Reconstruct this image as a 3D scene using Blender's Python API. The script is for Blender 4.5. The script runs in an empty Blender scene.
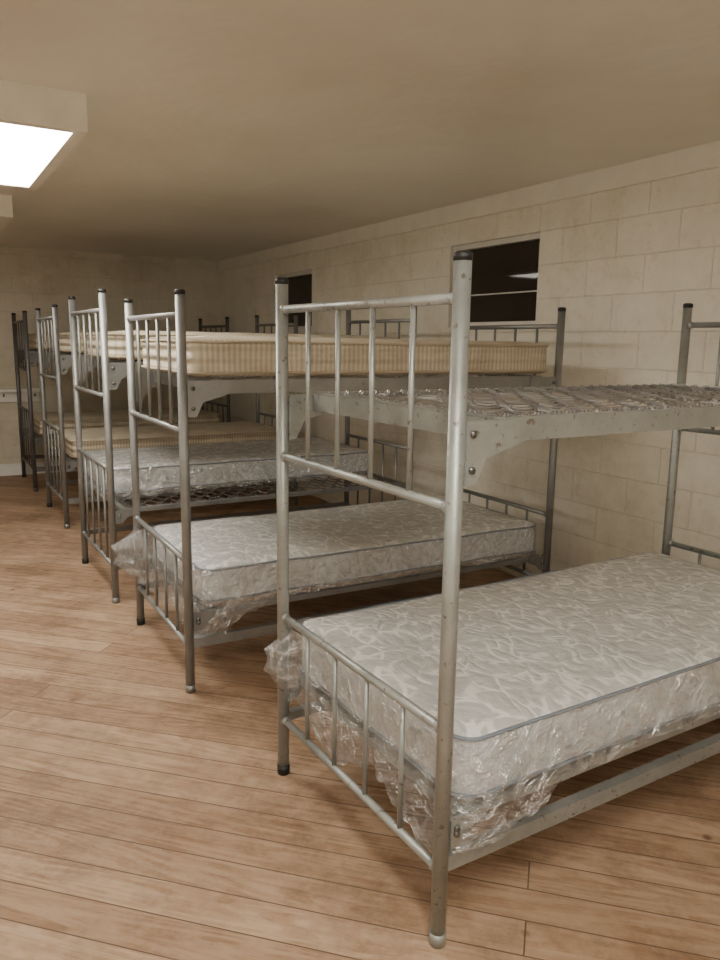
import bpy, math, random
from math import sin, cos, pi, radians
from mathutils import Vector, Matrix, noise
random.seed(7)
C = bpy.context.scene.collection

# ------------------------------------------------------------ materials
def newmat(name):
    m = bpy.data.materials.new(name); m.use_nodes = True
    nt = m.node_tree; nt.nodes.clear()
    out = nt.nodes.new('ShaderNodeOutputMaterial')
    b = nt.nodes.new('ShaderNodeBsdfPrincipled')
    nt.links.new(b.outputs[0], out.inputs[0])
    return m, nt, b, out
def N(nt, t, **k):
    n = nt.nodes.new(t)
    for a, v in k.items():
        if a.startswith('_'): setattr(n, a[1:], v)
        else: n.inputs[a.replace('__', ' ')].default_value = v
    return n
def ramp(nt, fac, stops):
    r = nt.nodes.new('ShaderNodeValToRGB'); e = r.color_ramp.elements
    while len(e) < len(stops): e.new(.5)
    for i, (p, c) in enumerate(stops):
        e[i].position = p; e[i].color = (*c, 1) if len(c) == 3 else c
    nt.links.new(fac, r.inputs[0]); return r
def mix(nt, fac, a, b, bt='MIX'):
    m = nt.nodes.new('ShaderNodeMix'); m.data_type = 'RGBA'; m.blend_type = bt
    for s, v in ((m.inputs[0], fac), (m.inputs[6], a), (m.inputs[7], b)):
        if hasattr(v, 'is_output') or hasattr(v, 'links'): nt.links.new(v, s)
        elif isinstance(v, (int, float)): s.default_value = v
        else: s.default_value = (*v, 1)
    return m.outputs[2]
def bump(nt, b, h, strength=.3, dist=.01, prev=None):
    n = nt.nodes.new('ShaderNodeBump'); n.inputs['Strength'].default_value = strength
    n.inputs['Distance'].default_value = dist
    nt.links.new(h, n.inputs['Height'])
    if prev: nt.links.new(prev, n.inputs['Normal'])
    nt.links.new(n.outputs[0], b.inputs['Normal']); return n.outputs[0]
def objco(nt, scale=(1, 1, 1), rot=(0, 0, 0), loc=(0, 0, 0)):
    t = nt.nodes.new('ShaderNodeTexCoord'); m = nt.nodes.new('ShaderNodeMapping')
    m.inputs['Scale'].default_value = scale; m.inputs['Rotation'].default_value = rot
    m.inputs['Location'].default_value = loc
    nt.links.new(t.outputs['Object'], m.inputs[0]); return m.outputs[0]
def tex(nt, co, t, **k):
    n = N(nt, t, **k); nt.links.new(co, n.inputs['Vector']); return n

def m_plain(name, col, rough=.5, metal=0):
    m, nt, b, o = newmat(name)
    co = objco(nt); nz = tex(nt, co, 'ShaderNodeTexNoise', Scale=9, Detail=3)
    c = mix(nt, nz.outputs[0], tuple(x*.88 for x in col), tuple(min(1, x*1.1) for x in col))
    nt.links.new(c, b.inputs['Base Color'])
    b.inputs['Roughness'].default_value = rough; b.inputs['Metallic'].default_value = metal
    return m

def m_metal(name, col, rust=.62, seed=0, metal=.6, rough=(.38, .55)):
    m, nt, b, o = newmat(name)
    co = objco(nt, loc=(seed, seed*2, 0))
    n1 = tex(nt, co, 'ShaderNodeTexNoise', Scale=46, Detail=4, Roughness=.65)
    n2 = tex(nt, co, 'ShaderNodeTexNoise', Scale=7, Detail=5, Roughness=.75)
    base = mix(nt, n2.outputs[0], tuple(x*.55 for x in col), tuple(min(1, x*1.4) for x in col))
    r = ramp(nt, n1.outputs[0], [(rust, (0, 0, 0)), (rust+.06, (.8, .8, .8))])
    c = mix(nt, r.outputs[0], base, (.15, .11, .08))
    nt.links.new(c, b.inputs['Base Color'])
    b.inputs['Metallic'].default_value = metal
    rr = ramp(nt, n2.outputs[0], [(.3, (rough[0],)*3), (.7, (rough[1],)*3)]); nt.links.new(rr.outputs[0], b.inputs['Roughness'])
    bump(nt, b, n1.outputs[0], .2, .002)
    return m

def m_wall(name, col, vertical_axis='right'):
    m, nt, b, o = newmat(name)
    t = nt.nodes.new('ShaderNodeTexCoord'); s = nt.nodes.new('ShaderNodeSeparateXYZ'); cb = nt.nodes.new('ShaderNodeCombineXYZ')
    nt.links.new(t.outputs['Object'], s.inputs[0])
    nt.links.new(s.outputs['Y' if vertical_axis == 'right' else 'X'], cb.inputs[0]); nt.links.new(s.outputs['Z'], cb.inputs[1])
    br = tex(nt, cb.outputs[0], 'ShaderNodeTexBrick', Scale=1.0)
    br.inputs['Brick Width'].default_value = .406; br.inputs['Row Height'].default_value = .203
    br.inputs['Mortar Size'].default_value = .005; br.inputs['Mortar Smooth'].default_value = .9
    br.inputs['Color1'].default_value = (*col, 1); br.inputs['Color2'].default_value = (*[x*.97 for x in col], 1)
    br.inputs['Mortar'].default_value = (*[x*.90 for x in col], 1)
    co = t.outputs['Object']
    n1 = tex(nt, co, 'ShaderNodeTexNoise', Scale=1.9, Detail=6, Roughness=.75)
    n2 = tex(nt, co, 'ShaderNodeTexNoise', Scale=45, Detail=3)
    n3 = tex(nt, co, 'ShaderNodeTexNoise', Scale=13, Detail=4, Roughness=.7)
    r = ramp(nt, n1.outputs[0], [(.32, (.80, .77, .69)), (.5, (.95, .94, .91)), (.7, (1.03, 1.03, 1.03))])
    c = mix(nt, 1.0, br.outputs[0], r.outputs[0], 'MULTIPLY')
    r3 = ramp(nt, n3.outputs[0], [(.30, (.90, .875, .82)), (.42, (1, 1, 1))])
    c = mix(nt, 1.0, c, r3.outputs[0], 'MULTIPLY')
    nt.links.new(c, b.inputs['Base Color']); b.inputs['Roughness'].default_value = .5
    inv = N(nt, 'ShaderNodeMath', _operation='SUBTRACT'); inv.inputs[0].default_value = 1; nt.links.new(br.outputs['Fac'], inv.inputs[1])
    p = bump(nt, b, inv.outputs[0], .6, .005)
    bump(nt, b, n2.outputs[0], .7, .005, p)
    return m

def m_ceiling():
    m, nt, b, o = newmat('painted_plywood_ceiling')
    co = objco(nt)
    n1 = tex(nt, co, 'ShaderNodeTexNoise', Scale=.7, Detail=5, Roughness=.62, Distortion=.2)
    n2 = tex(nt, co, 'ShaderNodeTexNoise', Scale=26, Detail=4)
    r = ramp(nt, n1.outputs[0], [(.30, (.74, .695, .60)), (.5, (.81, .77, .685)), (.72, (.85, .815, .735))])
    nt.links.new(r.outputs[0], b.inputs['Base Color']); b.inputs['Roughness'].default_value = .36
    p = bump(nt, b, n2.outputs[0], .2, .004)
    bump(nt, b, n1.outputs[0], .5, .05, p)
    return m

def m_floor():
    m, nt, b, o = newmat('worn_plank_floor')
    co = objco(nt, rot=(0, 0, radians(-135)))
    br = tex(nt, co, 'ShaderNodeTexBrick', Scale=1.0)
    br.offset = .37; br.offset_frequency = 2; br.squash = 1.25; br.squash_frequency = 3
    br.inputs['Brick Width'].default_value = 3.4; br.inputs['Row Height'].default_value = .125
    br.inputs['Mortar Size'].default_value = .0026; br.inputs['Mortar Smooth'].default_value = .3
    br.inputs['Color1'].default_value = (0, 0, 0, 1); br.inputs['Color2'].default_value = (1, 1, 1, 1); br.inputs['Mortar'].default_value = (.5, .5, .5, 1)
    vm = nt.nodes.new('ShaderNodeVectorMath'); vm.operation = 'MULTIPLY_ADD'
    vm.inputs[1].default_value = (5, 3, 9)
    nt.links.new(br.outputs['Color'], vm.inputs[0]); nt.links.new(co, vm.inputs[2])
    mp = nt.nodes.new('ShaderNodeMapping'); mp.inputs['Scale'].default_value = (1.4, 18, 1)
    nt.links.new(vm.outputs[0], mp.inputs[0])
    g = tex(nt, mp.outputs[0], 'ShaderNodeTexNoise', Scale=2.0, Detail=6, Roughness=.72, Distortion=.6)
    mp2 = nt.nodes.new('ShaderNodeMapping'); mp2.inputs['Scale'].default_value = (.45, 5.0, 1)
    nt.links.new(vm.outputs[0], mp2.inputs[0])
    w0 = tex(nt, mp2.outputs[0], 'ShaderNodeTexNoise', Scale=1.0, Detail=1.5, Roughness=.4)
    mm = N(nt, 'ShaderNodeMath', _operation='MULTIPLY'); nt.links.new(w0.outputs[0], mm.inputs[0]); mm.inputs[1].default_value = 125
    sn = N(nt, 'ShaderNodeMath', _operation='SINE'); nt.links.new(mm.outputs[0], sn.inputs[0])
    big = tex(nt, co, 'ShaderNodeTexNoise', Scale=1.7, Detail=8, Roughness=.8)
    med = tex(nt, co, 'ShaderNodeTexNoise', Scale=9, Detail=4, Roughness=.7)
    plank = mix(nt, br.outputs['Color'], (.375, .25, .16), (.49, .345, .235))
    gr = ramp(nt, g.outputs[0], [(.3, (.64, .56, .49)), (.52, (1, 1, 1)), (.75, (1.10, 1.10, 1.09))])
    c = mix(nt, .8, plank, gr.outputs[0], 'MULTIPLY')
    wr = ramp(nt, sn.outputs[0], [(.0, (.64, .52, .42)), (.35, (1, 1, 1))])
    wf = ramp(nt, med.outputs[0], [(.38, (.03, .03, .03)), (.62, (.55, .55, .55))])
    c = mix(nt, wf.outputs[0], c, mix(nt, 1.0, c, wr.outputs[0], 'MULTIPLY'))
    bg = ramp(nt, big.outputs[0], [(.36, (.60, .56, .52)), (.52, (1.0, 1.0, 1.0)), (.68, (1.14, 1.17, 1.2))])
    c = mix(nt, 1.0, c, bg.outputs[0], 'MULTIPLY')
    sp = tex(nt, co, 'ShaderNodeTexVoronoi', Scale=3.6, Randomness=1.0)
    sr = ramp(nt, sp.outputs['Distance'], [(.03, (.9, .9, .9)), (.07, (0, 0, 0))])
    c = mix(nt, sr.outputs[0], c, (.14, .075, .04))
    seam = ramp(nt, br.outputs['Fac'], [(.2, (0, 0, 0)), (.9, (.9, .9, .9))])
    c = mix(nt, seam.outputs[0], c, (.11, .065, .04))
    nt.links.new(c, b.inputs['Base Color'])
    rr = ramp(nt, big.outputs[0], [(.3, (.5, .5, .5)), (.7, (.75, .75, .75))])
    nt.links.new(rr.outputs[0], b.inputs['Roughness'])
    b.inputs['Specular IOR Level'].default_value = .34
    inv = N(nt, 'ShaderNodeMath', _operation='SUBTRACT'); inv.inputs[0].default_value = 1; nt.links.new(br.outputs['Fac'], inv.inputs[1])
    p = bump(nt, b, inv.outputs[0], .5, .003)
    bump(nt, b, g.outputs[0], .25, .002, p)
    return m

def m_quilt(name, base=(.54, .545, .535), vine=(.82, .82, .80)):
    m, nt, b, o = newmat(name)
    co = objco(nt)
    d = tex(nt, co, 'ShaderNodeTexNoise', Scale=6.5, Detail=1)
    vm = nt.nodes.new('ShaderNodeVectorMath'); vm.operation = 'MULTIPLY_ADD'
    vm.inputs[1].default_value = (.16, .16, .0); nt.links.new(d.outputs['Color'], vm.inputs[0]); nt.links.new(co, vm.inputs[2])
    mp = nt.nodes.new('ShaderNodeMapping'); mp.inputs['Scale'].default_value = (1.25, .8, .01); mp.inputs['Rotation'].default_value = (0, 0, radians(35))
    nt.links.new(vm.outputs[0], mp.inputs[0])
    v = tex(nt, mp.outputs[0], 'ShaderNodeTexVoronoi', Scale=15); v.feature = 'DISTANCE_TO_EDGE'
    r = ramp(nt, v.outputs['Distance'], [(.0, (1, 1, 1)), (.06, (.85, .85, .85)), (.12, (0, 0, 0))])
    brk = tex(nt, co, 'ShaderNodeTexNoise', Scale=14, Detail=1)
    brr = ramp(nt, brk.outputs[0], [(.42, (.08, .08, .08)), (.53, (1, 1, 1))])
    f = mix(nt, 1.0, r.outputs[0], brr.outputs[0], 'MULTIPLY')
    c = mix(nt, f, base, vine)
    nt.links.new(c, b.inputs['Base Color']); b.inputs['Roughness'].default_value = .45
    b.inputs['Coat Weight'].default_value = .85; b.inputs['Coat Roughness'].default_value = .11
    wr = tex(nt, co, 'ShaderNodeTexNoise', Scale=6, Detail=4, Roughness=.6, Distortion=2.5)
    bb = nt.nodes.new('ShaderNodeBump'); bb.inputs['Strength'].default_value = .75; bb.inputs['Distance'].default_value = .035
    nt.links.new(wr.outputs[0], bb.inputs['Height']); nt.links.new(bb.outputs[0], b.inputs['Coat Normal'])
    bump(nt, b, v.outputs['Distance'], .8, .014)
    return m

def m_side():
    m, nt, b, o = newmat('mattress_side_fabric')
    co = objco(nt)
    v = tex(nt, co, 'ShaderNodeTexVoronoi', Scale=16); v.feature = 'DISTANCE_TO_EDGE'
    r = ramp(nt, v.outputs['Distance'], [(.0, (.68, .68, .68)), (.08, (.77, .77, .77))])
    nt.links.new(r.outputs[0], b.inputs['Base Color']); b.inputs['Roughness'].default_value = .5
    b.inputs['Coat Weight'].default_value = .6; b.inputs['Coat Roughness'].default_value = .13
    wr = tex(nt, co, 'ShaderNodeTexNoise', Scale=8, Detail=4, Roughness=.6, Distortion=3)
    bb = nt.nodes.new('ShaderNodeBump'); bb.inputs['Strength'].default_value = .9; bb.inputs['Distance'].default_value = .03
    nt.links.new(wr.outputs[0], bb.inputs['Height']); nt.links.new(bb.outputs[0], b.inputs['Coat Normal'])
    bump(nt, b, v.outputs['Distance'], .5, .012)
    return m

def m_ribbed(name, col=(.64, .57, .445)):
    m, nt, b, o = newmat(name)
    t = nt.nodes.new('ShaderNodeTexCoord'); s = nt.nodes.new('ShaderNodeSeparateXYZ')
    nt.links.new(t.outputs['Object'], s.inputs[0])
    ad = N(nt, 'ShaderNodeMath', _operation='ADD'); nt.links.new(s.outputs[0], ad.inputs[0]); nt.links.new(s.outputs[1], ad.inputs[1])
    cb = nt.nodes.new('ShaderNodeCombineXYZ'); nt.links.new(ad.outputs[0], cb.inputs[0])
    w = tex(nt, cb.outputs[0], 'ShaderNodeTexWave', Scale=13, Distortion=.0); w.bands_direction = 'X'
    cz = nt.nodes.new('ShaderNodeCombineXYZ'); nt.links.new(s.outputs[2], cz.inputs[0])
    w2 = tex(nt, cz.outputs[0], 'ShaderNodeTexWave', Scale=6, Distortion=.0); w2.bands_direction = 'X'
    c = mix(nt, w.outputs[0], tuple(x*.80 for x in col), tuple(x*1.1 for x in col))
    nz = tex(nt, t.outputs['Object'], 'ShaderNodeTexNoise', Scale=7, Detail=3)
    r2 = ramp(nt, nz.outputs[0], [(.3, (.82, .80, .76)), (.6, (1, 1, 1))])
    c = mix(nt, 1, c, r2.outputs[0], 'MULTIPLY')
    nt.links.new(c, b.inputs['Base Color']); b.inputs['Roughness'].default_value = .8
    p = bump(nt, b, w.outputs[0], .5, .004); bump(nt, b, w2.outputs[0], .8, .015, p)
    return m

def m_plastic():
    m, nt, b, o = newmat('clear_plastic_film')
    nt.nodes.remove(b)
    co = objco(nt)
    n = tex(nt, co, 'ShaderNodeTexNoise', Scale=9, Detail=4, Roughness=.6, Distortion=3)
    bp = nt.nodes.new('ShaderNodeBump'); bp.inputs['Strength'].default_value = 1; bp.inputs['Distance'].default_value = .05
    nt.links.new(n.outputs[0], bp.inputs['Height'])
    tr = nt.nodes.new('ShaderNodeBsdfTransparent'); tr.inputs[0].default_value = (.93, .95, .965, 1)
    gl = nt.nodes.new('ShaderNodeBsdfGlossy'); gl.inputs['Roughness'].default_value = .12; gl.inputs[0].default_value = (1, 1, 1, 1)
    df = nt.nodes.new('ShaderNodeBsdfDiffuse'); df.inputs[0].default_value = (.80, .84, .88, 1)
    for q in (gl, df): nt.links.new(bp.outputs[0], q.inputs['Normal'])
    m1 = nt.nodes.new('ShaderNodeMixShader'); m1.inputs[0].default_value = .6
    nt.links.new(df.outputs[0], m1.inputs[1]); nt.links.new(gl.outputs[0], m1.inputs[2])
    r = ramp(nt, n.outputs[0], [(.36, (.14, .14, .14)), (.62, (.55, .55, .55))])
    m2 = nt.nodes.new('ShaderNodeMixShader'); nt.links.new(r.outputs[0], m2.inputs[0])
    nt.links.new(tr.outputs[0], m2.inputs[1]); nt.links.new(m1.outputs[0], m2.inputs[2])
    nt.links.new(m2.outputs[0], o.inputs[0])
    return m

def m_emit(name, col, s):
    m, nt, b, o = newmat(name); nt.nodes.remove(b)
    e = nt.nodes.new('ShaderNodeEmission'); e.inputs[0].default_value = (*col, 1); e.inputs[1].default_value = s
    nt.links.new(e.outputs[0], o.inputs[0]); return m

M = {}
M['steel1'] = m_metal('aged_silver_paint', (.36, .38, .365), .61)
M['steel2'] = m_metal('grey_silver_paint', (.29, .295, .29), .66, 3)
M['steeldark'] = m_metal('dark_grey_paint', (.17, .17, .17), .66, 6)
M['wire'] = m_metal('spring_wire', (.42, .42, .425), .72, 5, .8, (.3, .4))
M['wiredark'] = m_metal('dark_spring_wire', (.16, .155, .15), .66, 8)
M['cap'] = m_plain('black_rubber', (.015, .015, .015), .5)
M['bolt'] = m_plain('bolt_steel', (.2, .2, .19), .35, .8)
M['floor'] = m_floor(); M['ceil'] = m_ceiling()
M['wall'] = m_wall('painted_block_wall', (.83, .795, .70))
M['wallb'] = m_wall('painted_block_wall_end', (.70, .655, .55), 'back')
M['trim'] = m_plain('cream_trim_paint', (.81, .77, .67), .5)
M['white'] = m_plain('white_enamel', (.86, .85, .82), .45)
M['housing'] = m_plain('cream_fixture_housing', (.84, .80, .70), .45)
M['quilt'] = m_quilt('quilted_damask'); M['side'] = m_side()
M['pipe'] = m_plain('blue_grey_piping', (.20, .23, .27), .5)
M['rib'] = m_ribbed('beige_ticking'); M['ribpipe'] = m_plain('tan_piping', (.46, .39, .28), .7)
M['plastic'] = m_plastic()
M['winframe'] = m_plain('aluminium_window_frame', (.72, .70, .65), .4, .1)
g, nt, b, o = newmat('night_window_glass')
b.inputs['Base Color'].default_value = (.03, .025, .02, 1); b.inputs['Roughness'].default_value = .03
M['glass'] = g

# ------------------------------------------------------------ mesh builder
class MB:
    def __init__(s): s.v = []; s.f = []; s.m = []; s.mats = []; s.sm = []
    def mi(s, k):
        if k not in s.mats: s.mats.append(k)
        return s.mats.index(k)
    def add(s, vs, fs, k, smooth=False):
        o = len(s.v); s.v += [tuple(x) for x in vs]; i = s.mi(k)
        for f in fs: s.f.append(tuple(a+o for a in f)); s.m.append(i); s.sm.append(smooth)
    def box(s, a, b, k):
        x0, y0, z0 = a; x1, y1, z1 = b
        vs = [(x0, y0, z0), (x1, y0, z0), (x1, y1, z0), (x0, y1, z0), (x0, y0, z1), (x1, y0, z1), (x1, y1, z1), (x0, y1, z1)]
        s.add(vs, [(3, 2, 1, 0), (4, 5, 6, 7), (0, 1, 5, 4), (1, 2, 6, 5), (2, 3, 7, 6), (3, 0, 4, 7)], k)
    def sweep(s, pts, r, k, seg=8, caps=True, closed=False):
        pts = [Vector(p) for p in pts]; n = len(pts); vs = []; fs = []
        prev = None
        for i, p in enumerate(pts):
            if closed: t = pts[(i+1) % n]-pts[i-1]
            else: t = pts[min(i+1, n-1)]-pts[max(i-1, 0)]
            t.normalize()
            if prev is None:
                ref = Vector((0, 0, 1)) if abs(t.z) < .9 else Vector((1, 0, 0))
                a = t.cross(ref).normalized()
            else:
                a = (prev-t*prev.dot(t)).normalized()
            prev = a; bb = t.cross(a)
            rr = r[i] if isinstance(r, (list, tuple)) else r
            for j in range(seg):
                an = 2*pi*j/seg; vs.append(p+(a*cos(an)+bb*sin(an))*rr)
        m = n if closed else n-1
        for i in range(m):
            for j in range(seg):
                j2 = (j+1) % seg; i2 = (i+1) % n
                fs.append((i*seg+j, i*seg+j2, i2*seg+j2, i2*seg+j))
        if caps and not closed:
            fs.append(tuple(range(seg-1, -1, -1))); fs.append(tuple((n-1)*seg+j for j in range(seg)))
        s.add(vs, fs, k, seg > 4)
    def tube(s, a, b, r, k, seg=12): s.sweep([a, b], r, k, seg)
    def prism(s, poly, axis, d0, d1, k):
        n = len(poly); vs = []
        for d in (d0, d1):
            for (p, q) in poly:
                vs.append((p, d, q) if axis == 'y' else (d, p, q) if axis == 'x' else (p, q, d))
        fs = [tuple(range(n)), tuple(range(2*n-1, n-1, -1))]+[(i, (i+1) % n, n+(i+1) % n, n+i) for i in range(n)]
        s.add(vs, fs, k)
    def obj(s, name, parent=None, loc=(0, 0, 0), rz=0):
        me = bpy.data.meshes.new(name); me.from_pydata(s.v, [], s.f)
        for k in s.mats: me.materials.append(M[k])
        me.polygons.foreach_set('material_index', s.m); me.polygons.foreach_set('use_smooth', s.sm)
        me.update()
        import bmesh
        bm = bmesh.new(); bm.from_mesh(me); bmesh.ops.recalc_face_normals(bm, faces=bm.faces); bm.to_mesh(me); bm.free()
        o = bpy.data.objects.new(name, me); C.objects.link(o)
        o.location = loc; o.rotation_euler = (0, 0, rz)
        if parent: o.parent = parent
        return o
def empty(name, loc=(0, 0, 0), rz=0):
    e = bpy.data.objects.new(name, None); C.objects.link(e); e.location = loc; e.rotation_euler = (0, 0, rz); return e

# ------------------------------------------------------------ room
XR, YB, ZC, XL, YF = 3.414, 9.312, 2.512, -2.65, -2.6
wins = [(3.65, 4.56), (6.78, 7.66)]; WZ0, WZ1 = 1.66, 2.235
mb = MB(); mb.box((XL-.2, YF-.2, -.1), (XR+.2, YB+.2, 0), 'floor'); mb.obj('floor')
mb = MB(); mb.box((XL-.2, YF-.2, ZC), (XR+.2, YB+.2, ZC+.1), 'ceil'); mb.obj('ceiling')
mb = MB()
mb.box((XR, YF, 0), (XR+.2, YB, WZ0), 'wall'); mb.box((XR, YF, WZ1), (XR+.2, YB, ZC), 'wall')
ys = [YF]+[y for w in wins for y in w]+[YB]
for i in range(0, len(ys), 2): mb.box((XR, ys[i], WZ0), (XR+.2, ys[i+1], WZ1), 'wall')
mb.obj('wall_right')
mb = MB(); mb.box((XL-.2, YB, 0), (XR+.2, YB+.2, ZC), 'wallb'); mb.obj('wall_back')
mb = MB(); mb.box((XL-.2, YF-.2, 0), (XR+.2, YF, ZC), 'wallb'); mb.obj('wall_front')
mb = MB(); mb.box((XL-.2, YF, 0), (XL, YB, ZC), 'wall'); mb.obj('wall_left')
mb = MB(); mb.prism([(XR, ZC-.118), (XR-.018, ZC-.118), (XR-.022, ZC-.112), (XR-.022, ZC), (XR, ZC)], 'y', YF, YB, 'trim'); mb.obj('trim_1')
mb = MB(); mb.box((XL, YB-.02, 0), (XR, YB, .13), 'white'); mb.box((XL, YB-.03, 0), (XR, YB-.02, .02), 'white'); mb.obj('baseboard_back')
mb = MB()
mb.box((XL, YB-.025, .83), (1.22, YB, .955), 'white'); mb.box((XL, YB-.10, .945), (1.22, YB-.0, .975), 'white')
for i in range(24):
    x = 1.17-i*.16; mb.sweep([(x, YB-.02, .90), (x, YB-.07, .895), (x, YB-.085, .92)], .008, 'steeldark', 6)
mb.obj('wall_coat_rail')
for i, (a, b_) in enumerate(wins):
    mb = MB(); x = XR+.06; t = .035
    mb.box((x+.015, a, WZ0), (x+.02, b_, WZ1), 'glass')
    mb.box((x-.03, a, WZ1-t), (x+.03, b_, WZ1), 'winframe'); mb.box((x-.03, a, WZ0), (x+.03, b_, WZ0+t), 'winframe')
    mb.box((x-.02, a, WZ0+t), (x+.03, a+t*.7, WZ1-t), 'winframe'); mb.box((x-.02, b_-t*.7, WZ0+t), (x+.03, b_, WZ1-t), 'winframe')
    mb.box((x+.002, a+t*.7, WZ0+.22), (x+.025, b_-t*.7, WZ0+.228), 'winframe')
    mb.obj('window_%d' % (i+1))

# ------------------------------------------------------------ light fixtures, plus added fill lights
def lensmat(s):
    mk = 'lens%.1f' % s
    if mk not in M: M[mk] = m_emit('fluorescent_lens_'+mk, (1, .94, .83), s)
    return mk
def fixture(y0, y1, s, x0=.06, x1=.69, t=.05):
    mk = lensmat(s)
    e = empty('fluorescent_ceiling_light', ((x0+x1)/2, (y0+y1)/2, ZC))
    w, l, h = (x1-x0)/2, (y1-y0)/2, .145
    mb = MB()
    for a, b_ in (((-w, -l), (-w+t, l)), ((w-t, -l), (w, l)), ((-w+t, -l), (w-t, -l+t)), ((-w+t, l-t), (w-t, l))):
        mb.box((a[0], a[1], -h), (b_[0], b_[1], 0), 'housing')
    mb.obj('housing', e)
    mb = MB(); mb.box((-w+t, -l+t, -h+.006), (w-t, l-t, -h+.014), mk); mb.obj('diffuser_lens', e)
fixture(3.39, 4.83, 27)
fixture(6.0, 7.44, 8, t=.09)
fixture(-.75, .69, 31)  # ceiling fixture added behind the camera, unseen, to brighten the room
def fill_strip(loc, rz, s):
    "added fill light shaped like a wall-mounted wraparound fluorescent; local +X points into the room"
    mk = lensmat(s); e = empty('added_wall_fill_light', loc, rz)
    mb = MB(); mb.box((0, -.65, -.06), (.04, .65, .06), 'housing')
    for y in (-.65, .63): mb.box((.04, y, -.055), (.11, y+.02, .055), 'housing')
    mb.obj('housing', e)
    mb = MB(); mb.prism([(.04+.065*sin(a), .055*cos(a)) for a in [pi*i/10 for i in range(11)]], 'y', -.63, .63, mk)
    mb.obj('fill_lens', e)
for y in (.4, 3.2): fill_strip((XL, y, 1.95), 0, 31)  # left-wall fill lights, added out of view to brighten ceiling and right wall
fill_strip((.2, YF, 1.95), pi/2, 38)  # front-wall fill light, added behind the camera to lift the ceiling

# ------------------------------------------------------------ beds
W, L = .92, 2.085
def springs(mb, z, k, u0, u1, v0, v1, step=.075, per=.12, r=.0034):
    nrow = int((v1-v0)/step); st = (v1-v0)/nrow
    np_ = int((u1-u0)/per*8)
    for i in range(nrow):
        vc = v0+(i+.5)*st; ph = 0 if i % 2 else pi; pts = []
        for j in range(np_+1):
            u = u0+(u1-u0)*j/np_; a = 2*pi*(u-u0)/per
            s = max(-1, min(1, 1.35*sin(a+ph)))
            pts.append((u, vc+s*st*.52, z+.009*cos(a)*(1 if i % 2 else -1)))
        mb.sweep(pts, r, k, 4, False)
def coil(mb, a, b, R, k, turns=5, r=.0022):
    a, b = Vector(a), Vector(b); t = (b-a).normalized(); p = t.cross(Vector((0, 0, 1))).normalized(); q = t.cross(p)
    n = turns*6; mb.sweep([a+(b-a)*i/n+(p*cos(i*pi/3)+q*sin(i*pi/3))*R for i in range(n+1)], r, k, 4, False)
def deck(mb, z, h, st, wk, u0=.12, detail=True):
    "angle-iron frame, top at z"
    u1 = L-u0
    for v in (0, W):
        s = 1 if v == 0 else -1
        va, vb = sorted((v-.004*s, v+.002*s)); mb.box((u0, va, z-h), (u1, vb, z), st)
        va, vb = sorted((v-.004*s, v+.022*s)); mb.box((u0, va, z), (u1, vb, z+.004), st)
    for u in (u0, u1):
        s = 1 if u == u0 else -1
        ua, ub = sorted((u-.004*s, u+.002*s)); mb.box((ua, 0, z-h), (ub, W, z), st)
        ua, ub = sorted((u-.004*s, u+.024*s)); mb.box((ua, 0.004, z+.0015), (ub, W-.004, z+.0052), st)
    springs(mb, z-.002, wk, u0+.06, u1-.06, .045, W-.045, **({} if detail else dict(step=.1, per=.17)))
    if not detail: return
    n = 30
    for i in range(n+1):
        u = u0+.06+(u1-u0-.12)*i/n
        coil(mb, (u, .012, z+.004), (u, .05, z-.002), .008, wk, 3, .0026); coil(mb, (u, W-.012, z+.004), (u, W-.05, z-.002), .008, wk, 3, .0026)
    for i in range(15):
        v = .06+(W-.12)*i/14
        coil(mb, (u0+.012, v, z+.004), (u0+.065, v, z-.002), .010, wk, 4, .0028); coil(mb, (u1-.012, v, z+.004), (u1-.065, v, z-.002), .010, wk, 4, .0028)
def bracket(mb, z, st, hh=.15, u_end=.2):
    for v in (0, W):
        s = -1 if v == 0 else 1
        for m in (0, 1):
            f = (lambda u: u) if m == 0 else (lambda u: L-u)
            poly = [(f(.012), z-hh), (f(.055), z-hh), (f(.085), z-hh*.6), (f(u_end), z-hh*.37), (f(u_end), z+.0), (f(.012), z+.0)]
            va, vb = sorted((v+s*.005, v+s*.011)); mb.prism(poly, 'y', va, vb, st)
            for (bu, bz) in ((.04, z-.03), (.04, z-hh+.035)):
                mb.tube((f(bu), v+s*.010, bz), (f(bu), v+s*.017, bz), .009, 'bolt', 8)
            ua, ub = sorted((f(.016), f(.022))); mb.box((ua, v-.02, z-hh), (ub, v+.02, z), st)
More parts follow.
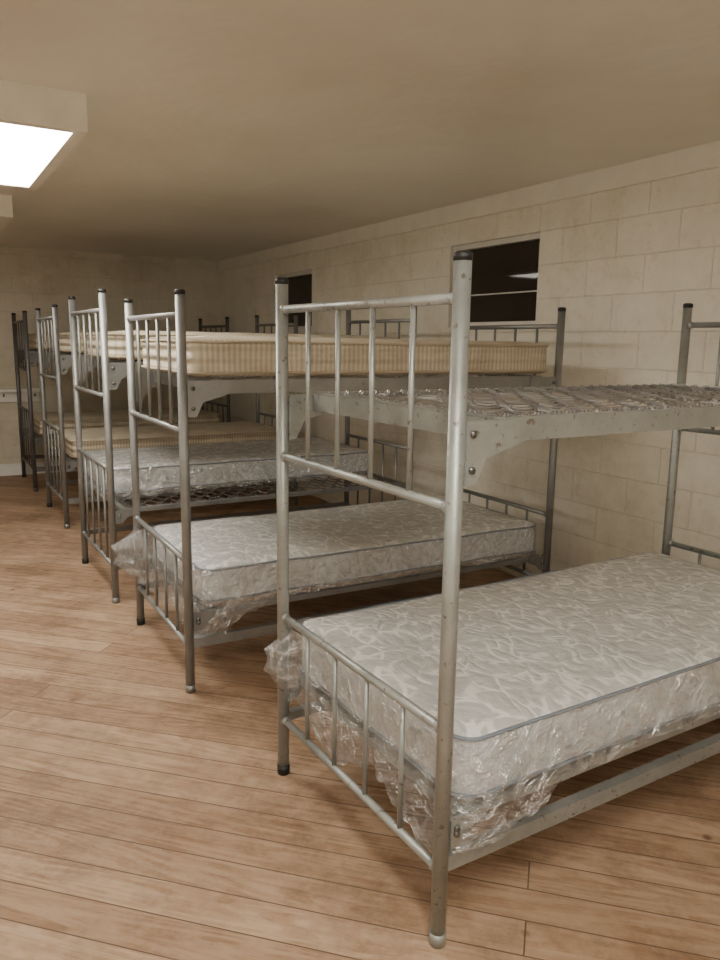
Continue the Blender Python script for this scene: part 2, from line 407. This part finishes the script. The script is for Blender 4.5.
def bunk(a, y, r, P, zt, zm, zl, zb, zu, zlo, st='steel2', wk='wire', detail=(True, True)):
    e = empty('bunk_bed', (a, y, 0), r)
    mb = MB(); R = .0205
    for u in (0, L):
        for v in (0, W):
            mb.sweep([(u, v, .03), (u, v, P-.012)], R, st, 16)
            mb.sweep([(u, v, P-.02), (u, v, P-.004), (u, v, P)], [R+.0015, R+.0015, R*.75], 'cap', 16)
            mb.sweep([(u, v, 0), (u, v, .035)], [R+.002, R+.0025], 'cap' if v else st, 16)
        for z, rr in ((zt, .013), (zm, .0125), (zl, .013), (zb, .0125)):
            mb.tube((u, 0, z), (u, W, z), rr, st)
            for v, s in ((0, 1), (W, -1)): mb.sweep([(u, v+s*.018, z), (u, v+s*.026, z), (u, v+s*.034, z)], [rr+.005, rr+.004, rr], st, 12)
        for i in range(1, 5):
            v = W*i/5
            mb.tube((u, v, zm), (u, v, zt), .0078, st, 10); mb.tube((u, v, zb), (u, v, zl), .0078, st, 10)
    bracket(mb, zu, st); bracket(mb, zlo, st, .08, .14)
    for v in (0, W):
        s = 1 if v == 0 else -1
        va, vb = sorted((v-.003*s, v+.003*s)); mb.box((.018, va, .20), (L-.018, vb, .24), st)
        va, vb = sorted((v-.003*s, v+.03*s)); mb.box((.018, va, .24), (L-.018, vb, .244), st)
    mb.obj('tube_frame', e)
    mb = MB(); deck(mb, zu, .055, st, wk, detail=detail[0]); mb.obj('upper_spring_deck', e)
    mb = MB(); deck(mb, zlo, .022, st, wk, .06, detail=detail[1]); mb.obj('lower_spring_deck', e)
    return e
bunk(1.070, 1.383, .020, 1.745, 1.645, 1.164, .599, .212, 1.368, .355, 'steel1')
bunk(.960, 3.093, -.018, 1.745, 1.645, 1.164, .599, .212, 1.375, .365, 'steel2', detail=(False, True))
bunk(.937, 4.431, 0, 1.813, 1.70, 1.22, .80, .22, 1.41, .56, 'steel2', 'wiredark', (False, True))
bunk(1.0, 6.45, 0, 1.80, 1.70, 1.22, .80, .22, 1.41, .55, 'steel2', 'wiredark', (False, False))
bunk(.99, 8.2, 0, 1.80, 1.70, 1.22, .80, .22, 1.41, .55, 'steeldark', 'wiredark', (False, False))

# ------------------------------------------------------------ mattresses
def axis(n, lo, hi, r):
    a = [lo+r*(1-cos(pi/2*i/4)) for i in range(5)]
    m = [lo+r+(hi-lo-2*r)*i/n for i in range(1, n)]
    return a+m+[hi-r*(1-cos(pi/2*i/4)) for i in range(4, -1, -1)]
def pillow(l, w, h, rxy, rz, nx, ny, nz, seed=0, amp=.004):
    A = (axis(nx, 0, l, rxy), axis(ny, 0, w, rxy), axis(nz, 0, h, rz))
    vs = []; idx = {}; fs = []
    def vid(i, j, k):
        key = (i, j, k)
        if key in idx: return idx[key]
        p = [A[0][i], A[1][j], A[2][k]]; dims = (l, w, h); rr = (rxy, rxy, rz)
        q = [min(max(p[c], rr[c]), dims[c]-rr[c]) for c in range(3)]
        d = [(p[c]-q[c])/rr[c] for c in range(3)]
        lxy = math.hypot(d[0], d[1])
        if lxy > 1e-9:
            mx = max(abs(d[0]), abs(d[1])); d[0] *= mx/lxy; d[1] *= mx/lxy
        rad = math.hypot(d[0], d[1]); ln = math.hypot(rad, d[2])
        if ln > 1e-9 and rad > 0:
            mx = max(rad, abs(d[2]))
            kz = mx/ln
            inset = (1-kz)*rad*rz/rxy if abs(d[2]) > 0 else 0
            f = (rad-inset)/rad; d[0] *= f; d[1] *= f; d[2] *= kz if rad > 1-rz/rxy else 1
        P = [q[c]+d[c]*rr[c] for c in range(3)]
        nn = noise.noise(Vector((P[0]*5+seed, P[1]*5, P[2]*5+seed)))
        nn2 = noise.noise(Vector((P[0]*1.3+seed, P[1]*1.3, seed)))
        if k > len(A[2])//2: P[2] += nn*amp+nn2*amp*1.5
        if k == len(A[2])-1: P[2] += .012*min(1, min(P[0], l-P[0], P[1], w-P[1])/.15)
        P[0] += (nn*amp if 0 < i < len(A[0])-1 else nn*amp*1.5)
        P[1] += nn*amp*1.3
        idx[key] = len(vs); vs.append(P); return idx[key]
    I, J, K = len(A[0])-1, len(A[1])-1, len(A[2])-1; tops = []
    for i in range(I):
        for j in range(J):
            fs.append((vid(i, j, 0), vid(i, j+1, 0), vid(i+1, j+1, 0), vid(i+1, j, 0)))
            fs.append((vid(i, j, K), vid(i+1, j, K), vid(i+1, j+1, K), vid(i, j+1, K))); tops.append(len(fs)-1)
    for k in range(K):
        t = k >= K-3
        for i in range(I):
            fs.append((vid(i, 0, k), vid(i+1, 0, k), vid(i+1, 0, k+1), vid(i, 0, k+1)))
            if t: tops.append(len(fs)-1)
            fs.append((vid(i, J, k), vid(i, J, k+1), vid(i+1, J, k+1), vid(i+1, J, k)))
            if t: tops.append(len(fs)-1)
        for j in range(J):
            fs.append((vid(0, j, k), vid(0, j, k+1), vid(0, j+1, k+1), vid(0, j+1, k)))
            if t: tops.append(len(fs)-1)
            fs.append((vid(I, j, k), vid(I, j+1, k), vid(I, j+1, k+1), vid(I, j, k+1)))
            if t: tops.append(len(fs)-1)
    return vs, fs, tops
def perim(l, w, r, step=.03, off=0.):
    pts = []
    def seg(ax, ay, bx, by, nx, ny):
        n = max(1, int(math.hypot(bx-ax, by-ay)/step))
        for i in range(n): t = i/n; pts.append((ax+(bx-ax)*t+nx*off, ay+(by-ay)*t+ny*off, nx, ny))
    def arc(cx, cy, a0):
        for i in range(5): a = a0+pi/2*i/5; pts.append((cx+cos(a)*(r+off), cy+sin(a)*(r+off), cos(a), sin(a)))
    seg(r, 0, l-r, 0, 0, -1); arc(l-r, r, -pi/2); seg(l, r, l, w-r, 1, 0); arc(l-r, w-r, 0)
    seg(l-r, w, r, w, 0, 1); arc(r, w-r, pi/2); seg(0, w-r, 0, r, -1, 0); arc(r, r, pi)
    return pts
def ridge(v): return 1-abs(noise.noise(v))*2
def mattress(a, y, z, r, l=1.93, w=.90, h=.17, kind='quilt', plastic=None, seed=0):
    e = empty('mattress', (a, y, z), r)
    vs, fs, tops = pillow(l, w, h, .06, .022, 40, 20, 4, seed=seed)
    mb = MB(); ts = set(tops)
    topk, sidek, pk = ('quilt', 'side', 'pipe') if kind == 'quilt' else ('rib', 'rib', 'ribpipe')
    mb.v = vs; mb.f = fs; mb.mi(topk); mb.mi(sidek)
    mb.m = [mb.mi(topk) if i in ts else mb.mi(sidek) for i in range(len(fs))]; mb.sm = [True]*len(fs)
    mb.obj('ticking_cover', e)
    mb = MB()
    for zz in (.016, h-.012):
        p = perim(l, w, .06, .04, .0035)
        mb.sweep([(q[0], q[1], zz+.004*noise.noise(Vector((q[0]*4, q[1]*4, seed)))) for q in p], .0055, pk, 8, False, True)
    mb.obj('edge_piping', e)
    if plastic:
        p = perim(l, w, .06, .011, .006); n = len(p); rows = 18; vs = []; fs = []
        for j in range(rows+1):
            t = j/rows
            for i, (x, yy, nx, ny) in enumerate(p):
                foot = math.exp(-(x/plastic.get('reach', .3))**2)
                drop = (plastic['drop']*foot+.008)*(1+.7*noise.noise(Vector((x*4.1+seed, yy*4.1, 2))))+.03*foot*noise.noise(Vector((x*19, yy*19, seed)))
                zz = h-.01-(h-.01+drop)*t
                sc = .35+.65*foot
                o = .004+sc*.016*t*(1+noise.noise(Vector((x*9+seed, yy*9, t*2))))+sc*.012*t*ridge(Vector((x*14, yy*14, t*4+seed)))
                for (cx, cy, amt, sp) in plastic.get('bunch', ()):
                    dd = math.hypot(x-cx, yy-cy); g_ = math.exp(-(dd/sp)**2)
                    o += amt*g_*(.35+.9*sin(pi*min(1, t*1.1)))*(.7+.6*ridge(Vector((x*13, yy*13, t*3))))
                if nx < -.5 and yy < w-.06: o = min(o, plastic.get('maxfoot', .2)+.006*noise.noise(Vector((yy*30, t*9, 1))))
                vs.append((x+nx*o, yy+ny*o, zz+.012*t*noise.noise(Vector((x*14, yy*14, t*6)))))
        for j in range(rows):
            for i in range(n):
                i2 = (i+1) % n; fs.append((j*n+i, j*n+i2, (j+1)*n+i2, (j+1)*n+i))
        mb = MB(); mb.add(vs, fs, 'plastic', True); mb.obj('plastic_wrap', e)
    return e
def on_bed(a, y, r, u, v, z, **k):
    mattress(a+u*cos(r)-v*sin(r), y+u*sin(r)+v*cos(r), z, r, **k)
on_bed(1.070, 1.383, .020, .062, .0, .371, seed=1, w=.945, l=1.95, h=.19, plastic=dict(drop=.12, maxfoot=.034, bunch=[(0, .93, .08, .13), (.1, 0, .02, .15)]))
on_bed(.960, 3.093, -.018, .07, .01, .385, seed=4, l=1.95, plastic=dict(drop=.14, reach=.2, maxfoot=.04, bunch=[(0, .9, .14, .24)]))
on_bed(.960, 3.093, -.018, .045, .02, 1.39, seed=9, h=.16, kind='rib', w=.88, l=2.0)
on_bed(.937, 4.431, 0, .07, .02, 1.425, seed=12, h=.155, kind='rib', w=.88)
on_bed(.937, 4.431, 0, .075, .38, .575, seed=15, plastic=dict(drop=.02))
on_bed(1.0, 6.45, 0, .09, .02, 1.425, seed=22, h=.155, kind='rib', w=.88)
on_bed(1.0, 6.45, 0, .08, .02, .565, seed=25, h=.155, kind='rib', w=.88)
on_bed(.99, 8.2, 0, .09, .02, 1.425, seed=32, h=.155, kind='rib', w=.88)
on_bed(.99, 8.2, 0, .08, .02, .565, seed=35, h=.155, kind='rib', w=.88)

# ------------------------------------------------------------ world / camera
w = bpy.data.worlds.new('night'); bpy.context.scene.world = w; w.use_nodes = True
w.node_tree.nodes['Background'].inputs[0].default_value = (.02, .022, .03, 1); w.node_tree.nodes['Background'].inputs[1].default_value = .3
yaw, pit, rol = .532, .180, .015
F = Vector((sin(yaw)*cos(pit), cos(yaw)*cos(pit), -sin(pit))); R = Vector((cos(yaw), -sin(yaw), 0)); U = R.cross(F)
R2 = R*cos(rol)+U*sin(rol); U2 = U*cos(rol)-R*sin(rol)
mw = Matrix.Identity(4)
for i in range(3): mw[i][0] = R2[i]; mw[i][1] = U2[i]; mw[i][2] = -F[i]
mw[2][3] = 1.544
cd = bpy.data.cameras.new('camera'); co = bpy.data.objects.new('camera', cd); C.objects.link(co); co.matrix_world = mw
cd.sensor_fit = 'VERTICAL'; cd.sensor_height = 24; cd.lens = 756.7/960*24; cd.clip_start = .02
bpy.context.scene.camera = co
